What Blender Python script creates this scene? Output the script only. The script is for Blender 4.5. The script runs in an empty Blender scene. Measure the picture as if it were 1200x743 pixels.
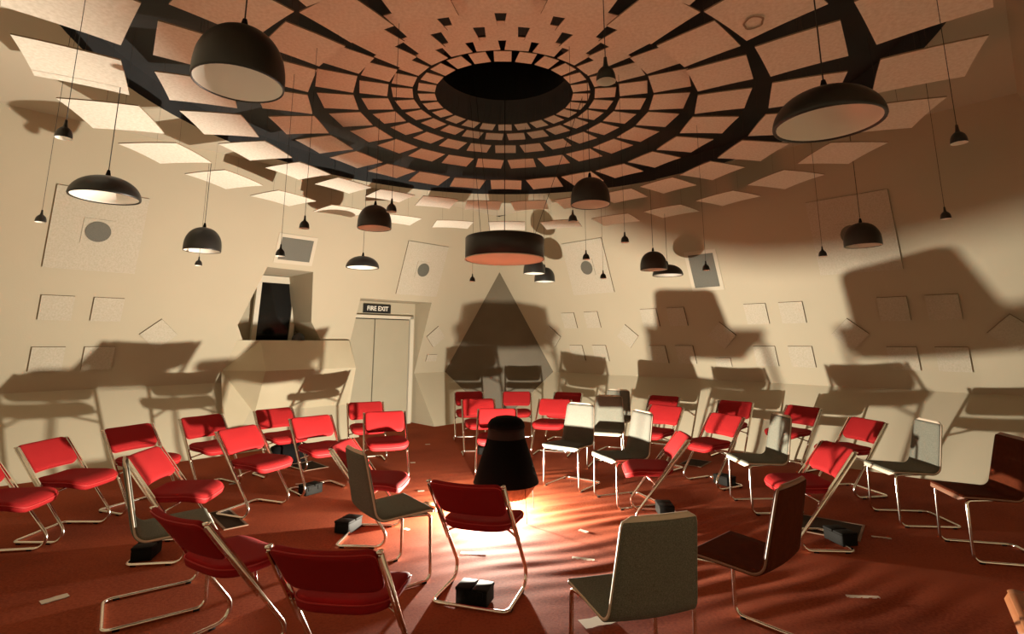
import bpy, bmesh, math, random
from mathutils import Vector, Matrix
from mathutils.geometry import tessellate_polygon
random.seed(7)
SC = bpy.context.scene
COL = SC.collection
R2 = math.sqrt(2)
PI = math.pi

# ------------------------------------------------------------------ materials
def mat(name, col, rough=0.6, metal=0.0, spec=0.5, noise=None, bump=None, coat=0.0, emit=None):
    """noise=(scale, amount, col2) mixes col and col2; bump=(scale, strength, distance)"""
    m = bpy.data.materials.new(name); m.use_nodes = True
    nt = m.node_tree; N = nt.nodes; L = nt.links
    b = N['Principled BSDF']
    b.inputs['Base Color'].default_value = (*col, 1)
    b.inputs['Roughness'].default_value = rough
    b.inputs['Metallic'].default_value = metal
    b.inputs['Specular IOR Level'].default_value = spec
    b.inputs['Coat Weight'].default_value = coat
    tc = N.new('ShaderNodeTexCoord')
    if noise:
        n = N.new('ShaderNodeTexNoise'); n.inputs['Scale'].default_value = noise[0]; n.inputs['Detail'].default_value = 5
        L.new(tc.outputs['Object'], n.inputs['Vector'])
        r = N.new('ShaderNodeValToRGB'); r.color_ramp.elements[0].position = .5 - .5*noise[1]; r.color_ramp.elements[1].position = .5 + .5*noise[1]
        r.color_ramp.elements[0].color = (*col, 1); r.color_ramp.elements[1].color = (*noise[2], 1)
        L.new(n.outputs['Fac'], r.inputs['Fac']); L.new(r.outputs['Color'], b.inputs['Base Color'])
    if bump:
        n = N.new('ShaderNodeTexNoise'); n.inputs['Scale'].default_value = bump[0]; n.inputs['Detail'].default_value = 4
        L.new(tc.outputs['Object'], n.inputs['Vector'])
        bp = N.new('ShaderNodeBump'); bp.inputs['Strength'].default_value = bump[1]; bp.inputs['Distance'].default_value = bump[2]
        L.new(n.outputs['Fac'], bp.inputs['Height']); L.new(bp.outputs['Normal'], b.inputs['Normal'])
    if emit:
        b.inputs['Emission Color'].default_value = (*emit[0], 1); b.inputs['Emission Strength'].default_value = emit[1]
    return m

M = {}
M['wall'] = mat('cream_wall_paint', (.475, .415, .30), .75, spec=.3, noise=(1.3, .8, (.445, .385, .275)), bump=(60, .08, .01))
M['ceil'] = mat('cream_ceiling_paint', (.54, .48, .37), .8, spec=.2)
M['booth'] = mat('booth_cream_paint', (.51, .44, .31), .5, spec=.3, noise=(2.5, .6, (.46, .395, .27)))
M['void'] = mat('black_void_paint', (.030, .030, .030), .6, spec=.3, noise=(3, .6, (.042, .042, .043)))
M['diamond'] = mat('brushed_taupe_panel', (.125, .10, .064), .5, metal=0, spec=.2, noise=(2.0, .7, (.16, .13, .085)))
M['door'] = mat('door_beige_laminate', (.40, .355, .255), .5, spec=.4, noise=(1.5, .7, (.36, .32, .225)))
M['doorframe'] = mat('door_frame_cream', (.62, .56, .44), .5)
M['gap'] = mat('dark_gap', (.02, .017, .014), .8)
M['glass'] = mat('black_window_glass', (.004, .004, .004), .12, spec=.5)
M['panelwood'] = mat('pale_ceiling_board', (.84, .795, .69), .7, spec=.25, noise=(38, .35, (.72, .665, .55)), bump=(120, .15, .004))
M['boardedge'] = mat('board_edge', (.30, .22, .14), .7)
M['tile'] = mat('speckled_acoustic_tile', (.53, .475, .375), .85, spec=.2, noise=(55, .45, (.43, .38, .285)), bump=(140, .3, .004))
M['tileedge'] = mat('dark_tile_edging', (.16, .11, .06), .8)  # dark brown edging of the protruding tiles
M['port'] = mat('grey_port_mesh', (.13, .125, .095), .7, noise=(90, .5, (.10, .095, .075)))
M['red'] = mat('red_wool_upholstery', (.28, .012, .013), .78, spec=.1, noise=(160, .6, (.24, .010, .011)), bump=(350, .25, .002))
M['redpipe'] = mat('red_piping', (.42, .018, .015), .6)
M['chrome'] = mat('chrome_tube', (.80, .74, .66), .16, metal=1.0)
M['grey'] = mat('grey_tweed_upholstery', (.098, .096, .075), .92, spec=.1, noise=(190, .4, (.185, .18, .142)), bump=(350, .35, .002))
M['grey_toned'] = mat('grey_tweed_darkened_against_lamp', (.068, .066, .053), .92, spec=.1, noise=(190, .4, (.11, .106, .087)), bump=(350, .35, .002))  # same grey tweed, colour darkened to offset strong lamp light on two chairs
M['ply'] = mat('pale_plywood_edge', (.62, .50, .38), .5)
M['plydark'] = mat('reddish_plywood_edge', (.24, .11, .065), .5)
M['brown'] = mat('dark_brown_leather', (.095, .021, .008), .8, spec=.04, noise=(25, .5, (.070, .015, .006)), bump=(90, .1, .002))
M['orangewood'] = mat('orange_brown_plywood', (.36, .13, .045), .4, noise=(9, .6, (.28, .09, .03)))
M['blackplastic'] = mat('black_plastic', (.007, .006, .005), .7, spec=.08)
M['black'] = mat('matt_black_lacquer', (.016, .015, .013), .42, spec=.5)
M['blackfab'] = mat('black_lampshade_cloth', (.003, .0026, .0026), .85, spec=.08, bump=(120, .2, .003))
M['blackfab2'] = mat('dark_brown_lampshade_band', (.012, .007, .0055), .75, spec=.2)
M['lining'] = mat('white_enamel_lining', (.80, .76, .68), .45, spec=.4)
M['diffuser'] = mat('opal_diffuser', (.78, .70, .60), .5)
M['cord'] = mat('black_cord', (.012, .011, .010), .6)
M['wire'] = mat('thin_steel_wire', (.10, .085, .07), .5, metal=.3)
M['skirt'] = mat('brown_pleated_cloth', (.16, .075, .04), .8, noise=(30, .5, (.09, .04, .02)))
M['signblack'] = mat('sign_black', (.006, .006, .006), .5)
M['signwhite'] = mat('sign_white', (.78, .74, .64), .5)
M['hatchdark'] = mat('dark_floor_hatch', (.035, .022, .014), .85, spec=.05)
M['hatchframe'] = mat('worn_metal_trim', (.20, .12, .08), .7, spec=.1)
M['paper'] = mat('worn_white_tape', (.62, .55, .44), .7)
M['brownbox'] = mat('raw_wood_block', (.45, .27, .14), .6)
M['bulb'] = mat('lit_bulb_glass', (1, .9, .75), .3, emit=((1, .80, .52), 40))

# carpet with soft wrinkles
def carpet():
    m = bpy.data.materials.new('red_orange_carpet'); m.use_nodes = True
    nt = m.node_tree; N = nt.nodes; L = nt.links; b = N['Principled BSDF']
    b.inputs['Roughness'].default_value = .95; b.inputs['Specular IOR Level'].default_value = .1
    tc = N.new('ShaderNodeTexCoord')
    n1 = N.new('ShaderNodeTexNoise'); n1.inputs['Scale'].default_value = 1.1; n1.inputs['Detail'].default_value = 6
    n2 = N.new('ShaderNodeTexNoise'); n2.inputs['Scale'].default_value = 55; n2.inputs['Detail'].default_value = 3
    L.new(tc.outputs['Object'], n1.inputs['Vector']); L.new(tc.outputs['Object'], n2.inputs['Vector'])
    mx = N.new('ShaderNodeMath'); mx.operation = 'ADD'; L.new(n1.outputs['Fac'], mx.inputs[0])
    m2 = N.new('ShaderNodeMath'); m2.operation = 'MULTIPLY'; m2.inputs[1].default_value = .8; L.new(n2.outputs['Fac'], m2.inputs[0]); L.new(m2.outputs[0], mx.inputs[1])
    r = N.new('ShaderNodeValToRGB'); r.color_ramp.elements[0].position = .6; r.color_ramp.elements[1].position = 1.15
    r.color_ramp.elements[0].color = (.175, .031, .012, 1); r.color_ramp.elements[1].color = (.30, .063, .024, 1)
    L.new(mx.outputs[0], r.inputs['Fac']); L.new(r.outputs['Color'], b.inputs['Base Color'])
    nb = N.new('ShaderNodeTexNoise'); nb.inputs['Scale'].default_value = 140; nb.inputs['Detail'].default_value = 2
    L.new(tc.outputs['Object'], nb.inputs['Vector'])
    b1 = N.new('ShaderNodeBump'); b1.inputs['Strength'].default_value = .25; b1.inputs['Distance'].default_value = .006; L.new(nb.outputs['Fac'], b1.inputs['Height'])
    L.new(b1.outputs['Normal'], b.inputs['Normal'])
    return m
M['carpet'] = carpet()

# ------------------------------------------------------------------ mesh helpers
def link(name, verts, faces, m, parent=None, smooth=False, mats=None, fmat=None, autosm=None):
    me = bpy.data.meshes.new(name)
    me.from_pydata([tuple(v) for v in verts], [], faces)
    for mm in (mats or [m]): me.materials.append(mm)
    if fmat:
        for p, i in zip(me.polygons, fmat): p.material_index = i
    if smooth: 
        for p in me.polygons: p.use_smooth = True
    me.update()
    o = bpy.data.objects.new(name, me); COL.objects.link(o)
    if parent: o.parent = parent
    if smooth and autosm:
        pass
    return o

class MB:
    """collects geometry for one mesh"""
    def __init__(s): s.v = []; s.f = []; s.m = []; s.sm = []
    def add(s, v, f, mi=0, smooth=False):
        k = len(s.v); s.v += [Vector(p) for p in v]; s.f += [tuple(i+k for i in q) for q in f]; s.m += [mi]*len(f); s.sm += [smooth]*len(f); return s
    def box(s, lo, hi, mi=0, M4=None, bev=0):
        x0, y0, z0 = lo; x1, y1, z1 = hi
        if bev > 0:
            v, f = rbox((x1-x0, y1-y0, z1-z0), bev, 2); c = Vector(((x0+x1)/2, (y0+y1)/2, (z0+z1)/2)); v = [p+c for p in v]
        else:
            v = [Vector(p) for p in [(x0,y0,z0),(x1,y0,z0),(x1,y1,z0),(x0,y1,z0),(x0,y0,z1),(x1,y0,z1),(x1,y1,z1),(x0,y1,z1)]]
            f = [(0,3,2,1),(4,5,6,7),(0,1,5,4),(1,2,6,5),(2,3,7,6),(3,0,4,7)]
        if M4: v = [M4 @ p for p in v]
        return s.add(v, f, mi, bev > 0)
    def tube(s, pts, r, seg=10, fillet=0, mi=0, caps=True, flat=None):
        pts = [Vector(p) for p in pts]
        if fillet: pts = filleted(pts, fillet)
        v = []; f = []; prev = None
        for i, p in enumerate(pts):
            t = (pts[min(i+1, len(pts)-1)] - pts[max(i-1, 0)]).normalized()
            if prev is None:
                a = Vector((0, 0, 1)) if abs(t.z) < .9 else Vector((1, 0, 0))
                n = t.cross(a).normalized()
            else:
                n = (prev - t*prev.dot(t)).normalized()
            prev = n; bn = t.cross(n)
            for k in range(seg):
                a = 2*PI*k/seg; rr = r[i] if isinstance(r, (list, tuple)) else r
                v.append(p + n*math.cos(a)*rr + bn*math.sin(a)*rr)
        for i in range(len(pts)-1):
            for k in range(seg):
                f.append((i*seg+k, i*seg+(k+1) % seg, (i+1)*seg+(k+1) % seg, (i+1)*seg+k))
        s.add(v, f, mi, True)
        if caps:
            n0 = len(v); base = len(s.v)-n0
            s.f.append(tuple(base+k for k in reversed(range(seg)))); s.m.append(mi); s.sm.append(False)
            s.f.append(tuple(base+n0-seg+k for k in range(seg))); s.m.append(mi); s.sm.append(False)
        return s
    def lathe(s, prof, seg=40, mi=0, c=(0, 0, 0), smooth=True):
        c = Vector(c); v = []; f = []
        for (r, z) in prof:
            for k in range(seg):
                a = 2*PI*k/seg; v.append(c + Vector((r*math.cos(a), r*math.sin(a), z)))
        for i in range(len(prof)-1):
            for k in range(seg):
                f.append((i*seg+k, i*seg+(k+1) % seg, (i+1)*seg+(k+1) % seg, (i+1)*seg+k))
        s.add(v, f, mi, smooth)
        return s
    def poly(s, pts, mi=0): return s.add(pts, [tuple(range(len(pts)))], mi)
    def build(s, name, m, parent=None):
        mats = m if isinstance(m, list) else [m]
        me = bpy.data.meshes.new(name); me.from_pydata([tuple(p) for p in s.v], [], s.f)
        for mm in mats: me.materials.append(mm)
        for p, i, q in zip(me.polygons, s.m, s.sm): p.material_index = i; p.use_smooth = q
        me.update()
        o = bpy.data.objects.new(name, me); COL.objects.link(o)
        if parent: o.parent = parent
        return o

def filleted(pts, r, n=6):
    out = [pts[0]]
    for i in range(1, len(pts)-1):
        rr = r[i-1] if isinstance(r, (list, tuple)) else r
        a = (pts[i-1]-pts[i]); b = (pts[i+1]-pts[i]); la, lb = a.length, b.length; a.normalize(); b.normalize()
        ang = a.angle(b)
        if ang > 3.1 or rr <= 0: out.append(pts[i]); continue
        d = min(rr/math.tan(ang/2), la*.48, lb*.48); re = d*math.tan(ang/2)
        c = pts[i] + (a+b).normalized()*(re/math.sin(ang/2))
        p0 = pts[i]+a*d; p1 = pts[i]+b*d; v0 = p0-c; v1 = p1-c; tot = v0.angle(v1)
        for k in range(n+1):
            t = k/n; w0 = math.sin((1-t)*tot)/math.sin(tot); w1 = math.sin(t*tot)/math.sin(tot)
            out.append(c+v0*w0+v1*w1)
    out.append(pts[-1]); return out

def rbox(size, r, n=2):
    """rounded box centred at origin"""
    bm = bmesh.new(); bmesh.ops.create_cube(bm, size=1)
    for v in bm.verts: v.co = Vector((v.co.x*size[0], v.co.y*size[1], v.co.z*size[2]))
    bmesh.ops.bevel(bm, geom=bm.edges[:], offset=r, segments=n, profile=.5, affect='EDGES')
    v = [p.co.copy() for p in bm.verts]; f = [tuple(q.index for q in p.verts) for p in bm.faces]
    bm.free(); return v, f

def rrect(w, d, rf, rb=None, n=6):
    """rounded rectangle outline, +y front radius rf, back radius rb; ccw"""
    rb = rf if rb is None else rb; out = []
    for cx, cy, r, a0 in ((w/2-rf, d/2-rf, rf, 0), (-w/2+rf, d/2-rf, rf, 90), (-w/2+rb, -d/2+rb, rb, 180), (w/2-rb, -d/2+rb, rb, 270)):
        for k in range(n+1):
            a = math.radians(a0+90*k/n); out.append((cx+r*math.cos(a), cy+r*math.sin(a)))
    # extra points along the long edges
    res = []
    for i, p in enumerate(out):
        q = out[(i+1) % len(out)]; res.append(p)
        L_ = math.hypot(q[0]-p[0], q[1]-p[1])
        if L_ > .06:
            k = int(L_/.05)
            for j in range(1, k+1): res.append((p[0]+(q[0]-p[0])*j/(k+1), p[1]+(q[1]-p[1])*j/(k+1)))
    return res

def pillow(outline, t, er, crown=0.0, warp=None, seg=4):
    """closed cushion from an outline in xy, thickness t, edge radius er. warp(Vector)->Vector"""
    n = len(outline); v = []; f = []
    cen = Vector((sum(p[0] for p in outline)/n, sum(p[1] for p in outline)/n, 0))
    def inset(p, d):
        q = Vector((p[0], p[1], 0))-cen; L_ = q.length; return cen+q*max(0, (L_-d)/L_)
    rings = []
    for s_ in (.15, .4, .65, .85): rings.append(('b', s_))
    for k in range(seg+1): rings.append(('e', -90+180*k/seg*1.0))
    for s_ in (.85, .65, .4, .15): rings.append(('t', s_))
    base_in = er
    for kind, q in rings:
        for p in outline:
            if kind == 'e':
                a = math.radians(q); P = inset(p, er*(1-math.cos(a))); z = (t/2-er)*(1 if q > 0 else -1 if q < 0 else 0)+er*math.sin(a)
            else:
                P0 = inset(p, er); P = cen+(P0-cen)*q; sgn = 1 if kind == 't' else -1
                z = sgn*t/2 + (crown*(1-q*q) if kind == 't' else -crown*.3*(1-q*q))
            v.append(Vector((P.x, P.y, z)))
    m = len(rings)
    for i in range(m-1):
        for k in range(n):
            f.append((i*n+k, i*n+(k+1) % n, (i+1)*n+(k+1) % n, (i+1)*n+k))
    f.append(tuple(reversed(range(n)))); f.append(tuple((m-1)*n+k for k in range(n)))
    if warp: v = [warp(p) for p in v]
    return v, f

def tag(o, label=None, cat=None, group=None, kind=None):
    if label: o['label'] = label
    if cat: o['category'] = cat
    if group: o['group'] = group
    if kind: o['kind'] = kind
    return o
def empty(name, loc=(0, 0, 0), rz=0):
    o = bpy.data.objects.new(name, None); o.empty_display_size = .1; COL.objects.link(o)
    o.location = loc; o.rotation_euler = (0, 0, rz); return o
def copy_tree(o, parent=None):
    c = o.copy(); COL.objects.link(c)
    if parent: c.parent = parent
    for ch in [x for x in KIDS.get(o.name, [])]:
        copy_tree(ch, c)
    return c
KIDS = {}
def reg_kids():
    KIDS.clear()
    for o in bpy.data.objects:
        if o.parent: KIDS.setdefault(o.parent.name, []).append(o)

# ------------------------------------------------------------------ room frame
C0 = Vector((-.087, 5.4, 0)); XC = -.28; YP = 11.82
ZS, ZT = .98, 4.3
def kz(z): return 11.95+(13.0-11.95)*z/ZS if z <= ZS else 13.0-.54*(z-ZS)
def PL(s, z, k=None): k = kz(z) if k is None else k; return Vector(((s*R2-k+XC)/2, (s*R2+k-XC)/2, z))
def PR(s, z, k=None): k = kz(z) if k is None else k; return Vector(((k+XC-s*R2)/2, (k+XC+s*R2)/2, z))
def h(z): return kz(z)-5.4

def struct(o): o['kind'] = 'structure'; return o
def tess(loops):
    """loops of 3D points on one plane -> verts, tris"""
    v = [p for lp in loops for p in lp]
    return v, [tuple(t) for t in tessellate_polygon(loops)]

# floor : a fine grid near the middle so that the wrinkles of the carpet are real relief
def wr(x, y):
    dx, dy = x-C0.x, y-C0.y
    r = math.hypot(dx, dy)
    # wrinkles run roughly across the line of sight, slightly climbing to the right
    u = (dy-.42*dx)
    w = dx+.42*dy
    env = math.exp(-((w-1.3)/1.6)**2) * math.exp(-((u+.35)/1.9)**2)
    a = math.sin(u*30+1.5*math.sin(w*1.7)+.9*math.sin(w*4.1+1)) * (.6+.4*math.sin(w*2.3+u*3.1))
    b = math.sin(u*17-w*3+2.0*math.sin(w*1.1+.7))
    c = math.sin(w*9+u*4)*math.sin(u*7.3)
    return .0062*env*(a+.5*b) + .0012*c*math.exp(-(r/3.2)**2)
def make_floor():
    xs = [-8.0, -5, -3.5, -2.4]; x = -1.8
    while x < 4.0: xs.append(x); x += .026
    xs += [4.6, 6, 8.0]
    ys = [-3, 0, 1.2]; y = 2.0
    while y < 7.4: ys.append(y); y += .026
    ys += [8, 10, 14]
    v = []; nx = len(xs)
    for y in ys:
        for x in xs:
            inside = -1.8 < x < 4.0 and 2.0 < y < 7.4
            e = 1
            if inside: e = min(1, (x+1.8)/.4, (4.0-x)/.4, (y-2.0)/.4, (7.4-y)/.4)
            v.append((x, y, wr(x, y)*e if inside else 0))
    f = [(j*nx+i, j*nx+i+1, (j+1)*nx+i+1, (j+1)*nx+i) for j in range(len(ys)-1) for i in range(nx-1)]
    return struct(link('floor', v, f, M['carpet'], smooth=True))
make_floor()

# openings in the left wall
NS0, NS1, NZ = 4.91, 6.52, 2.41
OPEN = [(2.91, 1.88), (3.11, 1.50), (4.46, 1.50), (4.09, 1.96), (3.92, 2.79), (3.16, 2.80)]
def s_far_L(z):
    k = kz(z); return min((k+XC)/R2, (2*YP+XC-k)/R2) if k > YP else (k+XC)/R2
def s_far_R(z):
    k = kz(z); return (2*YP-XC-k)/R2 if k > YP else (k-XC)/R2
zap = ZS+(13.0-YP)/.54
zlo = ZS*(YP-11.95)/(13-11.95)
zlo = max(0, zlo)
def wall_left():
    mb = MB()
    sn = lambda z: (XC-h(z)+5.4)/R2
    # lower facet: two pieces either side of the door niche
    mb.poly([PL(sn(0), 0), PL(NS0, 0), PL(NS0, ZS), PL(sn(ZS), ZS)][::-1])
    mb.poly([PL(NS1, 0), PL(s_far_L(0), 0), PL(s_far_L(ZS), ZS), PL(NS1, ZS)][::-1])
    outer = [PL(sn(ZS), ZS), PL(NS0, ZS), PL(NS0, NZ), PL(NS1, NZ), PL(NS1, ZS), PL(s_far_L(ZS), ZS), PL(s_far_L(zap), zap), PL(s_far_L(ZT), ZT), PL(sn(ZT), ZT)]
    hole = [PL(s, z) for s, z in OPEN]
    v, f = tess([outer, hole]); mb.add(v, f)
    # niche reveals (sides + soffit)
    KD = 13.06
    for s in (NS0, NS1):
        mb.poly([PL(s, 0), PL(s, ZS), PL(s, NZ), PL(s, NZ, KD), PL(s, 0, KD)])
    mb.poly([PL(NS0, NZ), PL(NS1, NZ), PL(NS1, NZ, KD), PL(NS0, NZ, KD)])
    mb.poly([PL(NS0, 0, KD), PL(NS1, 0, KD), PL(NS1, NZ, KD), PL(NS0, NZ, KD)])
    # window reveals
    KB = 13.76
    n = len(OPEN)
    for i in range(n):
        a, b = OPEN[i], OPEN[(i+1) % n]
        mb.poly([PL(*a), PL(*b), PL(b[0], b[1], KB), PL(a[0], a[1], KB)])
    mb.poly([PL(s, z, KB) for s, z in OPEN])
    return struct(mb.build('wall_left', M['wall']))
wall_left()
def wall_right():
    mb = MB(); sn = lambda z: (5.4-XC-h(z))/R2
    mb.poly([PR(sn(0), 0), PR(s_far_R(0), 0), PR(s_far_R(ZS), ZS), PR(sn(ZS), ZS)])
    mb.poly([PR(sn(ZS), ZS), PR(s_far_R(ZS), ZS), PR(s_far_R(zap), zap), PR(s_far_R(ZT), ZT), PR(sn(ZT), ZT)])
    return struct(mb.build('wall_right', M['wall']))
wall_right()
def wall_near(side, name):
    mb = MB()
    for z0, z1 in ((0, ZS), (ZS, ZT)):
        mb.poly([Vector((XC, 5.4-h(z0), z0)), Vector((XC+side*h(z0), 5.4, z0)), Vector((XC+side*h(z1), 5.4, z1)), Vector((XC, 5.4-h(z1), z1))])
    return struct(mb.build(name, M['wall']))
wall_near(-1, 'wall_near_left'); wall_near(1, 'wall_near_right')
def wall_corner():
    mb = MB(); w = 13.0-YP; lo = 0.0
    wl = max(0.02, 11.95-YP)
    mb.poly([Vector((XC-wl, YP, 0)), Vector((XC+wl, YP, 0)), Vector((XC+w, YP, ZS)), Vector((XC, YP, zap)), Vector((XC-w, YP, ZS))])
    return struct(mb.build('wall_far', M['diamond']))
wall_corner()

RH = 4.0
def ceiling():
    N_ = 128; v = []; f = []
    corners = h(ZT)
    for i in range(N_):
        a = 2*PI*i/N_; d = Vector((math.cos(a), math.sin(a), 0))
        v.append((C0.x+d.x*RH, C0.y+d.y*RH, ZT))
        # distance to diamond |x-XC|+|y-5.4| = h
        lo, hi = RH, 9.0
        g = lambda t: abs(C0.x+d.x*t-XC)+abs(C0.y+d.y*t-5.4)-corners
        if g(lo) > 0: t = lo+.005
        else:
            for _ in range(40):
                m_ = (lo+hi)/2
                if g(m_) > 0: hi = m_
                else: lo = m_
            t = hi+.02
        v.append((C0.x+d.x*t, C0.y+d.y*t, ZT))
    for i in range(N_):
        j = (i+1) % N_; f.append((2*i, 2*j, 2*j+1, 2*i+1))
    struct(link('ceiling', v, f, M['ceil']))
    mb = MB(); mb.lathe([(RH-.004, ZT-.012), (RH-.004, 4.56)], 128, c=(C0.x, C0.y, 0)); struct(mb.build('trim_1', M['void']))
    mb = MB(); mb.lathe([(.72, 4.56), (RH+.2, 4.56)], 96, c=(C0.x, C0.y, 0), smooth=False)
    struct(mb.build('ceiling_void', M['void']))
    mb = MB(); mb.lathe([(.72, 4.56), (.72, 5.3), (.001, 5.3)], 64, c=(C0.x, C0.y, 0), smooth=False); struct(mb.build('ceiling_shaft', M['signblack']))
    o = MB().box((-.16, -.11, -.02), (.16, .11, .02)).build('ceiling_hatch', M['signblack'])
    o.location = (C0.x-.05, C0.y+.15, 5.27); struct(o)
ceiling()

# ------------------------------------------------------------------ door, sign, window
def wall_box(mb, s0, s1, z0, z1, k0, k1, mi=0):
    v = [PL(s0, z0, k0), PL(s1, z0, k0), PL(s1, z0, k1), PL(s0, z0, k1), PL(s0, z1, k0), PL(s1, z1, k0), PL(s1, z1, k1), PL(s0, z1, k1)]
    mb.add(v, [(0,3,2,1),(4,5,6,7),(0,1,5,4),(1,2,6,5),(2,3,7,6),(3,0,4,7)], mi); return mb
dr = empty('door_1', PL(5.6, 0, 13.0)); struct(dr)
def under(parent, o):
    o.parent = parent; o.matrix_parent_inverse = Matrix.Translation(parent.location).inverted(); return o
mb = MB(); wall_box(mb, 6.36, 6.44, 0, 2.14, 12.93, 13.05); wall_box(mb, 4.93, 6.44, 2.08, 2.14, 12.93, 13.05); under(dr, mb.build('door_frame', M['doorframe']))
mb = MB(); wall_box(mb, 4.93, 6.36, 0.0, 2.08, 13.02, 13.05); under(dr, mb.build('door_gap', M['gap']))
for a, b in ((4.94, 5.525), (5.55, 6.335)):
    mb = MB(); wall_box(mb, a, b, .012, 2.06, 12.96, 13.03); under(dr, mb.build('door_leaf', M['door']))
sg = empty('exit_sign', PL(5.6, 2.19, 12.98)); tag(sg, 'black sign with white letters reading FIRE EXIT above the double door', 'sign')
mb = MB(); wall_box(mb, 5.30, 5.90, 2.185, 2.355, 12.99, 13.058); under(sg, mb.build('sign_board', M['signblack']))
def text_mesh(body, size, m, name, parent, origin, ux, uz, depth=.003, sx=1.0):
    cu = bpy.data.curves.new(name, 'FONT'); cu.body = body; cu.size = size; cu.extrude = depth; cu.align_x = 'CENTER'; cu.align_y = 'CENTER'; cu.offset = .0025
    to = bpy.data.objects.new(name, cu); COL.objects.link(to)
    dg = bpy.context.evaluated_depsgraph_get(); me = bpy.data.meshes.new_from_object(to.evaluated_get(dg))
    bpy.data.objects.remove(to); 
    un = ux.cross(uz)
    for v in me.vertices: v.co = origin+ux*v.co.x*sx+uz*v.co.y+un*v.co.z
    me.materials.clear(); me.materials.append(m)
    o = bpy.data.objects.new(name, me); COL.objects.link(o); return under(parent, o)
UL = Vector((1, 1, 0)).normalized()
text_mesh('FIRE EXIT', .125, M['signwhite'], 'lettering', sg, PL(5.60, 2.27, 12.985), UL, Vector((0, 0, 1)), sx=.92)

wn = empty('window_1', PL(3.75, 1.65, 13.55)); struct(wn)
def lean_box(mb, s0, s1, z0, z1, dk0, dk1):
    g = lambda z, dk: 13.62-.13*(z-1.5)+dk
    v = [PL(s0, z0, g(z0, dk0)), PL(s1, z0, g(z0, dk0)), PL(s1, z0, g(z0, dk1)), PL(s0, z0, g(z0, dk1)), PL(s0, z1, g(z1, dk0)), PL(s1, z1, g(z1, dk0)), PL(s1, z1, g(z1, dk1)), PL(s0, z1, g(z1, dk1))]
    mb.add(v, [(0,3,2,1),(4,5,6,7),(0,1,5,4),(1,2,6,5),(2,3,7,6),(3,0,4,7)], 0)
mb = MB()
for a in ((3.38, 3.46, 1.51, 2.78), (4.03, 4.11, 1.51, 2.78), (3.46, 4.03, 2.66, 2.78)): lean_box(mb, *a, -.05, .06)
under(wn, mb.build('window_frame', M['doorframe']))
mb = MB(); lean_box(mb, 3.45, 4.04, 1.51, 2.68, .0, .04); under(wn, mb.build('window_pane', M['glass']))

# control booth projecting below the window
def booth():
    t = empty('control_booth', PL(4.05, 0, 12.6)); tag(t, 'cream faceted control booth projecting from the left wall under the black window', 'booth')
    mb = MB()
    prof = [(.50, 12.52), (1.17, 12.08), (1.645, 12.50)]
    A = [PL(3.28, z, k) for z, k in prof]; B = [PL(4.83, z, k) for z, k in prof]
    Wl = [PL(2.95, z, kz(z)) for z in (.50, 1.17, 1.645)]; Wl[1] = PL(2.82, 1.17, kz(1.17)+.01)
    Wr = [PL(4.90, z, kz(z)) for z, k in prof]
    back = [PL(2.92, 1.645, 12.9), PL(4.90, 1.645, 12.9)]
    for i in range(2):
        mb.poly([A[i], B[i], B[i+1], A[i+1]])
        if i: mb.poly([Wl[i], A[i], A[i+1], Wl[i+1]])
        else:
            w0, a0 = PL(2.72, 0.005, 11.93), PL(3.22, .005, 11.93)
            mb.poly([w0, a0, A[0]]); mb.poly([w0, A[0], A[1], Wl[1]]); mb.poly([a0, B[0], A[0]])
        mb.poly([B[i], Wr[i], Wr[i+1], B[i+1]])
    mb.poly([A[2], B[2], Wr[2], back[1], back[0], Wl[2]])
    mb.poly([A[0], B[0], Wr[0], Wl[0]][::-1])
    under(t, mb.build('booth_shell', M['booth']))
booth()
d = MB().lathe([(.11, 0), (.11, .02), (.10, .06), (.07, .10), (.03, .122), (.001, .125)], 24)
o = d.build('desk_lamp_head', M['black']); o.location = PL(3.93, 1.647, 12.62); tag(o, 'small black dome lying on the sill of the control booth', 'lamp')
st = MB().tube([(0, 0, 0), (.05, .01, .10), (.20, .12, .26)], .006, 6).build('gooseneck_stick', M['ply']); st.location = PL(4.42, 1.647, 12.66); tag(st, 'thin pale stick standing up at the right end of the booth sill', 'stick')

# ------------------------------------------------------------------ tiles on the walls
def wall_basis(side, s, z):
    P = (PL if side < 0 else PR)
    o = P(s, z); up = (P(s, z+.1)-P(s, z)).normalized()
    u = UL if side < 0 else Vector((-1, 1, 0)).normalized()      # towards the far corner
    n = u.cross(up)
    if n.dot(C0+Vector((0, 0, z))-o) < 0: n = -n
    return o, u, up, n
def tile_mesh(mb, o, u, up, n, w, hh, t, rot=0, mi_top=0, mi_edge=1, base=0.0):
    c, s_ = math.cos(rot), math.sin(rot); U = u*c+up*s_; V = up*c-u*s_
    P = [o+U*(sx*w/2)+V*(sy*hh/2) for sx, sy in ((-1,-1),(1,-1),(1,1),(-1,1))]
    B = [p+n*base for p in P]; T = [p+n*(base+t) for p in P]
    mb.add(B+T, [(4,5,6,7)], mi_top); mb.add(B+T, [(0,1,5,4),(1,2,6,5),(2,3,7,6),(3,0,4,7)], mi_edge)
TILE = MB
def tile(side, s, z, w, hh, label, group, rot=0, t=.022, dot=False):
    o, u, up, n = wall_basis(side, s, z)
    e = empty('acoustic_tile', o); tag(e, label, 'wall tile', group)
    mb = MB(); tile_mesh(mb, o, u, up, n, w, hh, t, rot, base=.001); under(e, mb.build('tile_body', [M['tile'], M['tileedge']]))
    if dot:
        md = MB(); cen = o+n*(t+.0005)
        md.add([cen+(u*math.cos(a)+up*math.sin(a))*.028 for a in [2*PI*k/16 for k in range(16)]], [tuple(range(16))]); under(e, md.build('centre_dot', M['boardedge']))
    return e
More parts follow.
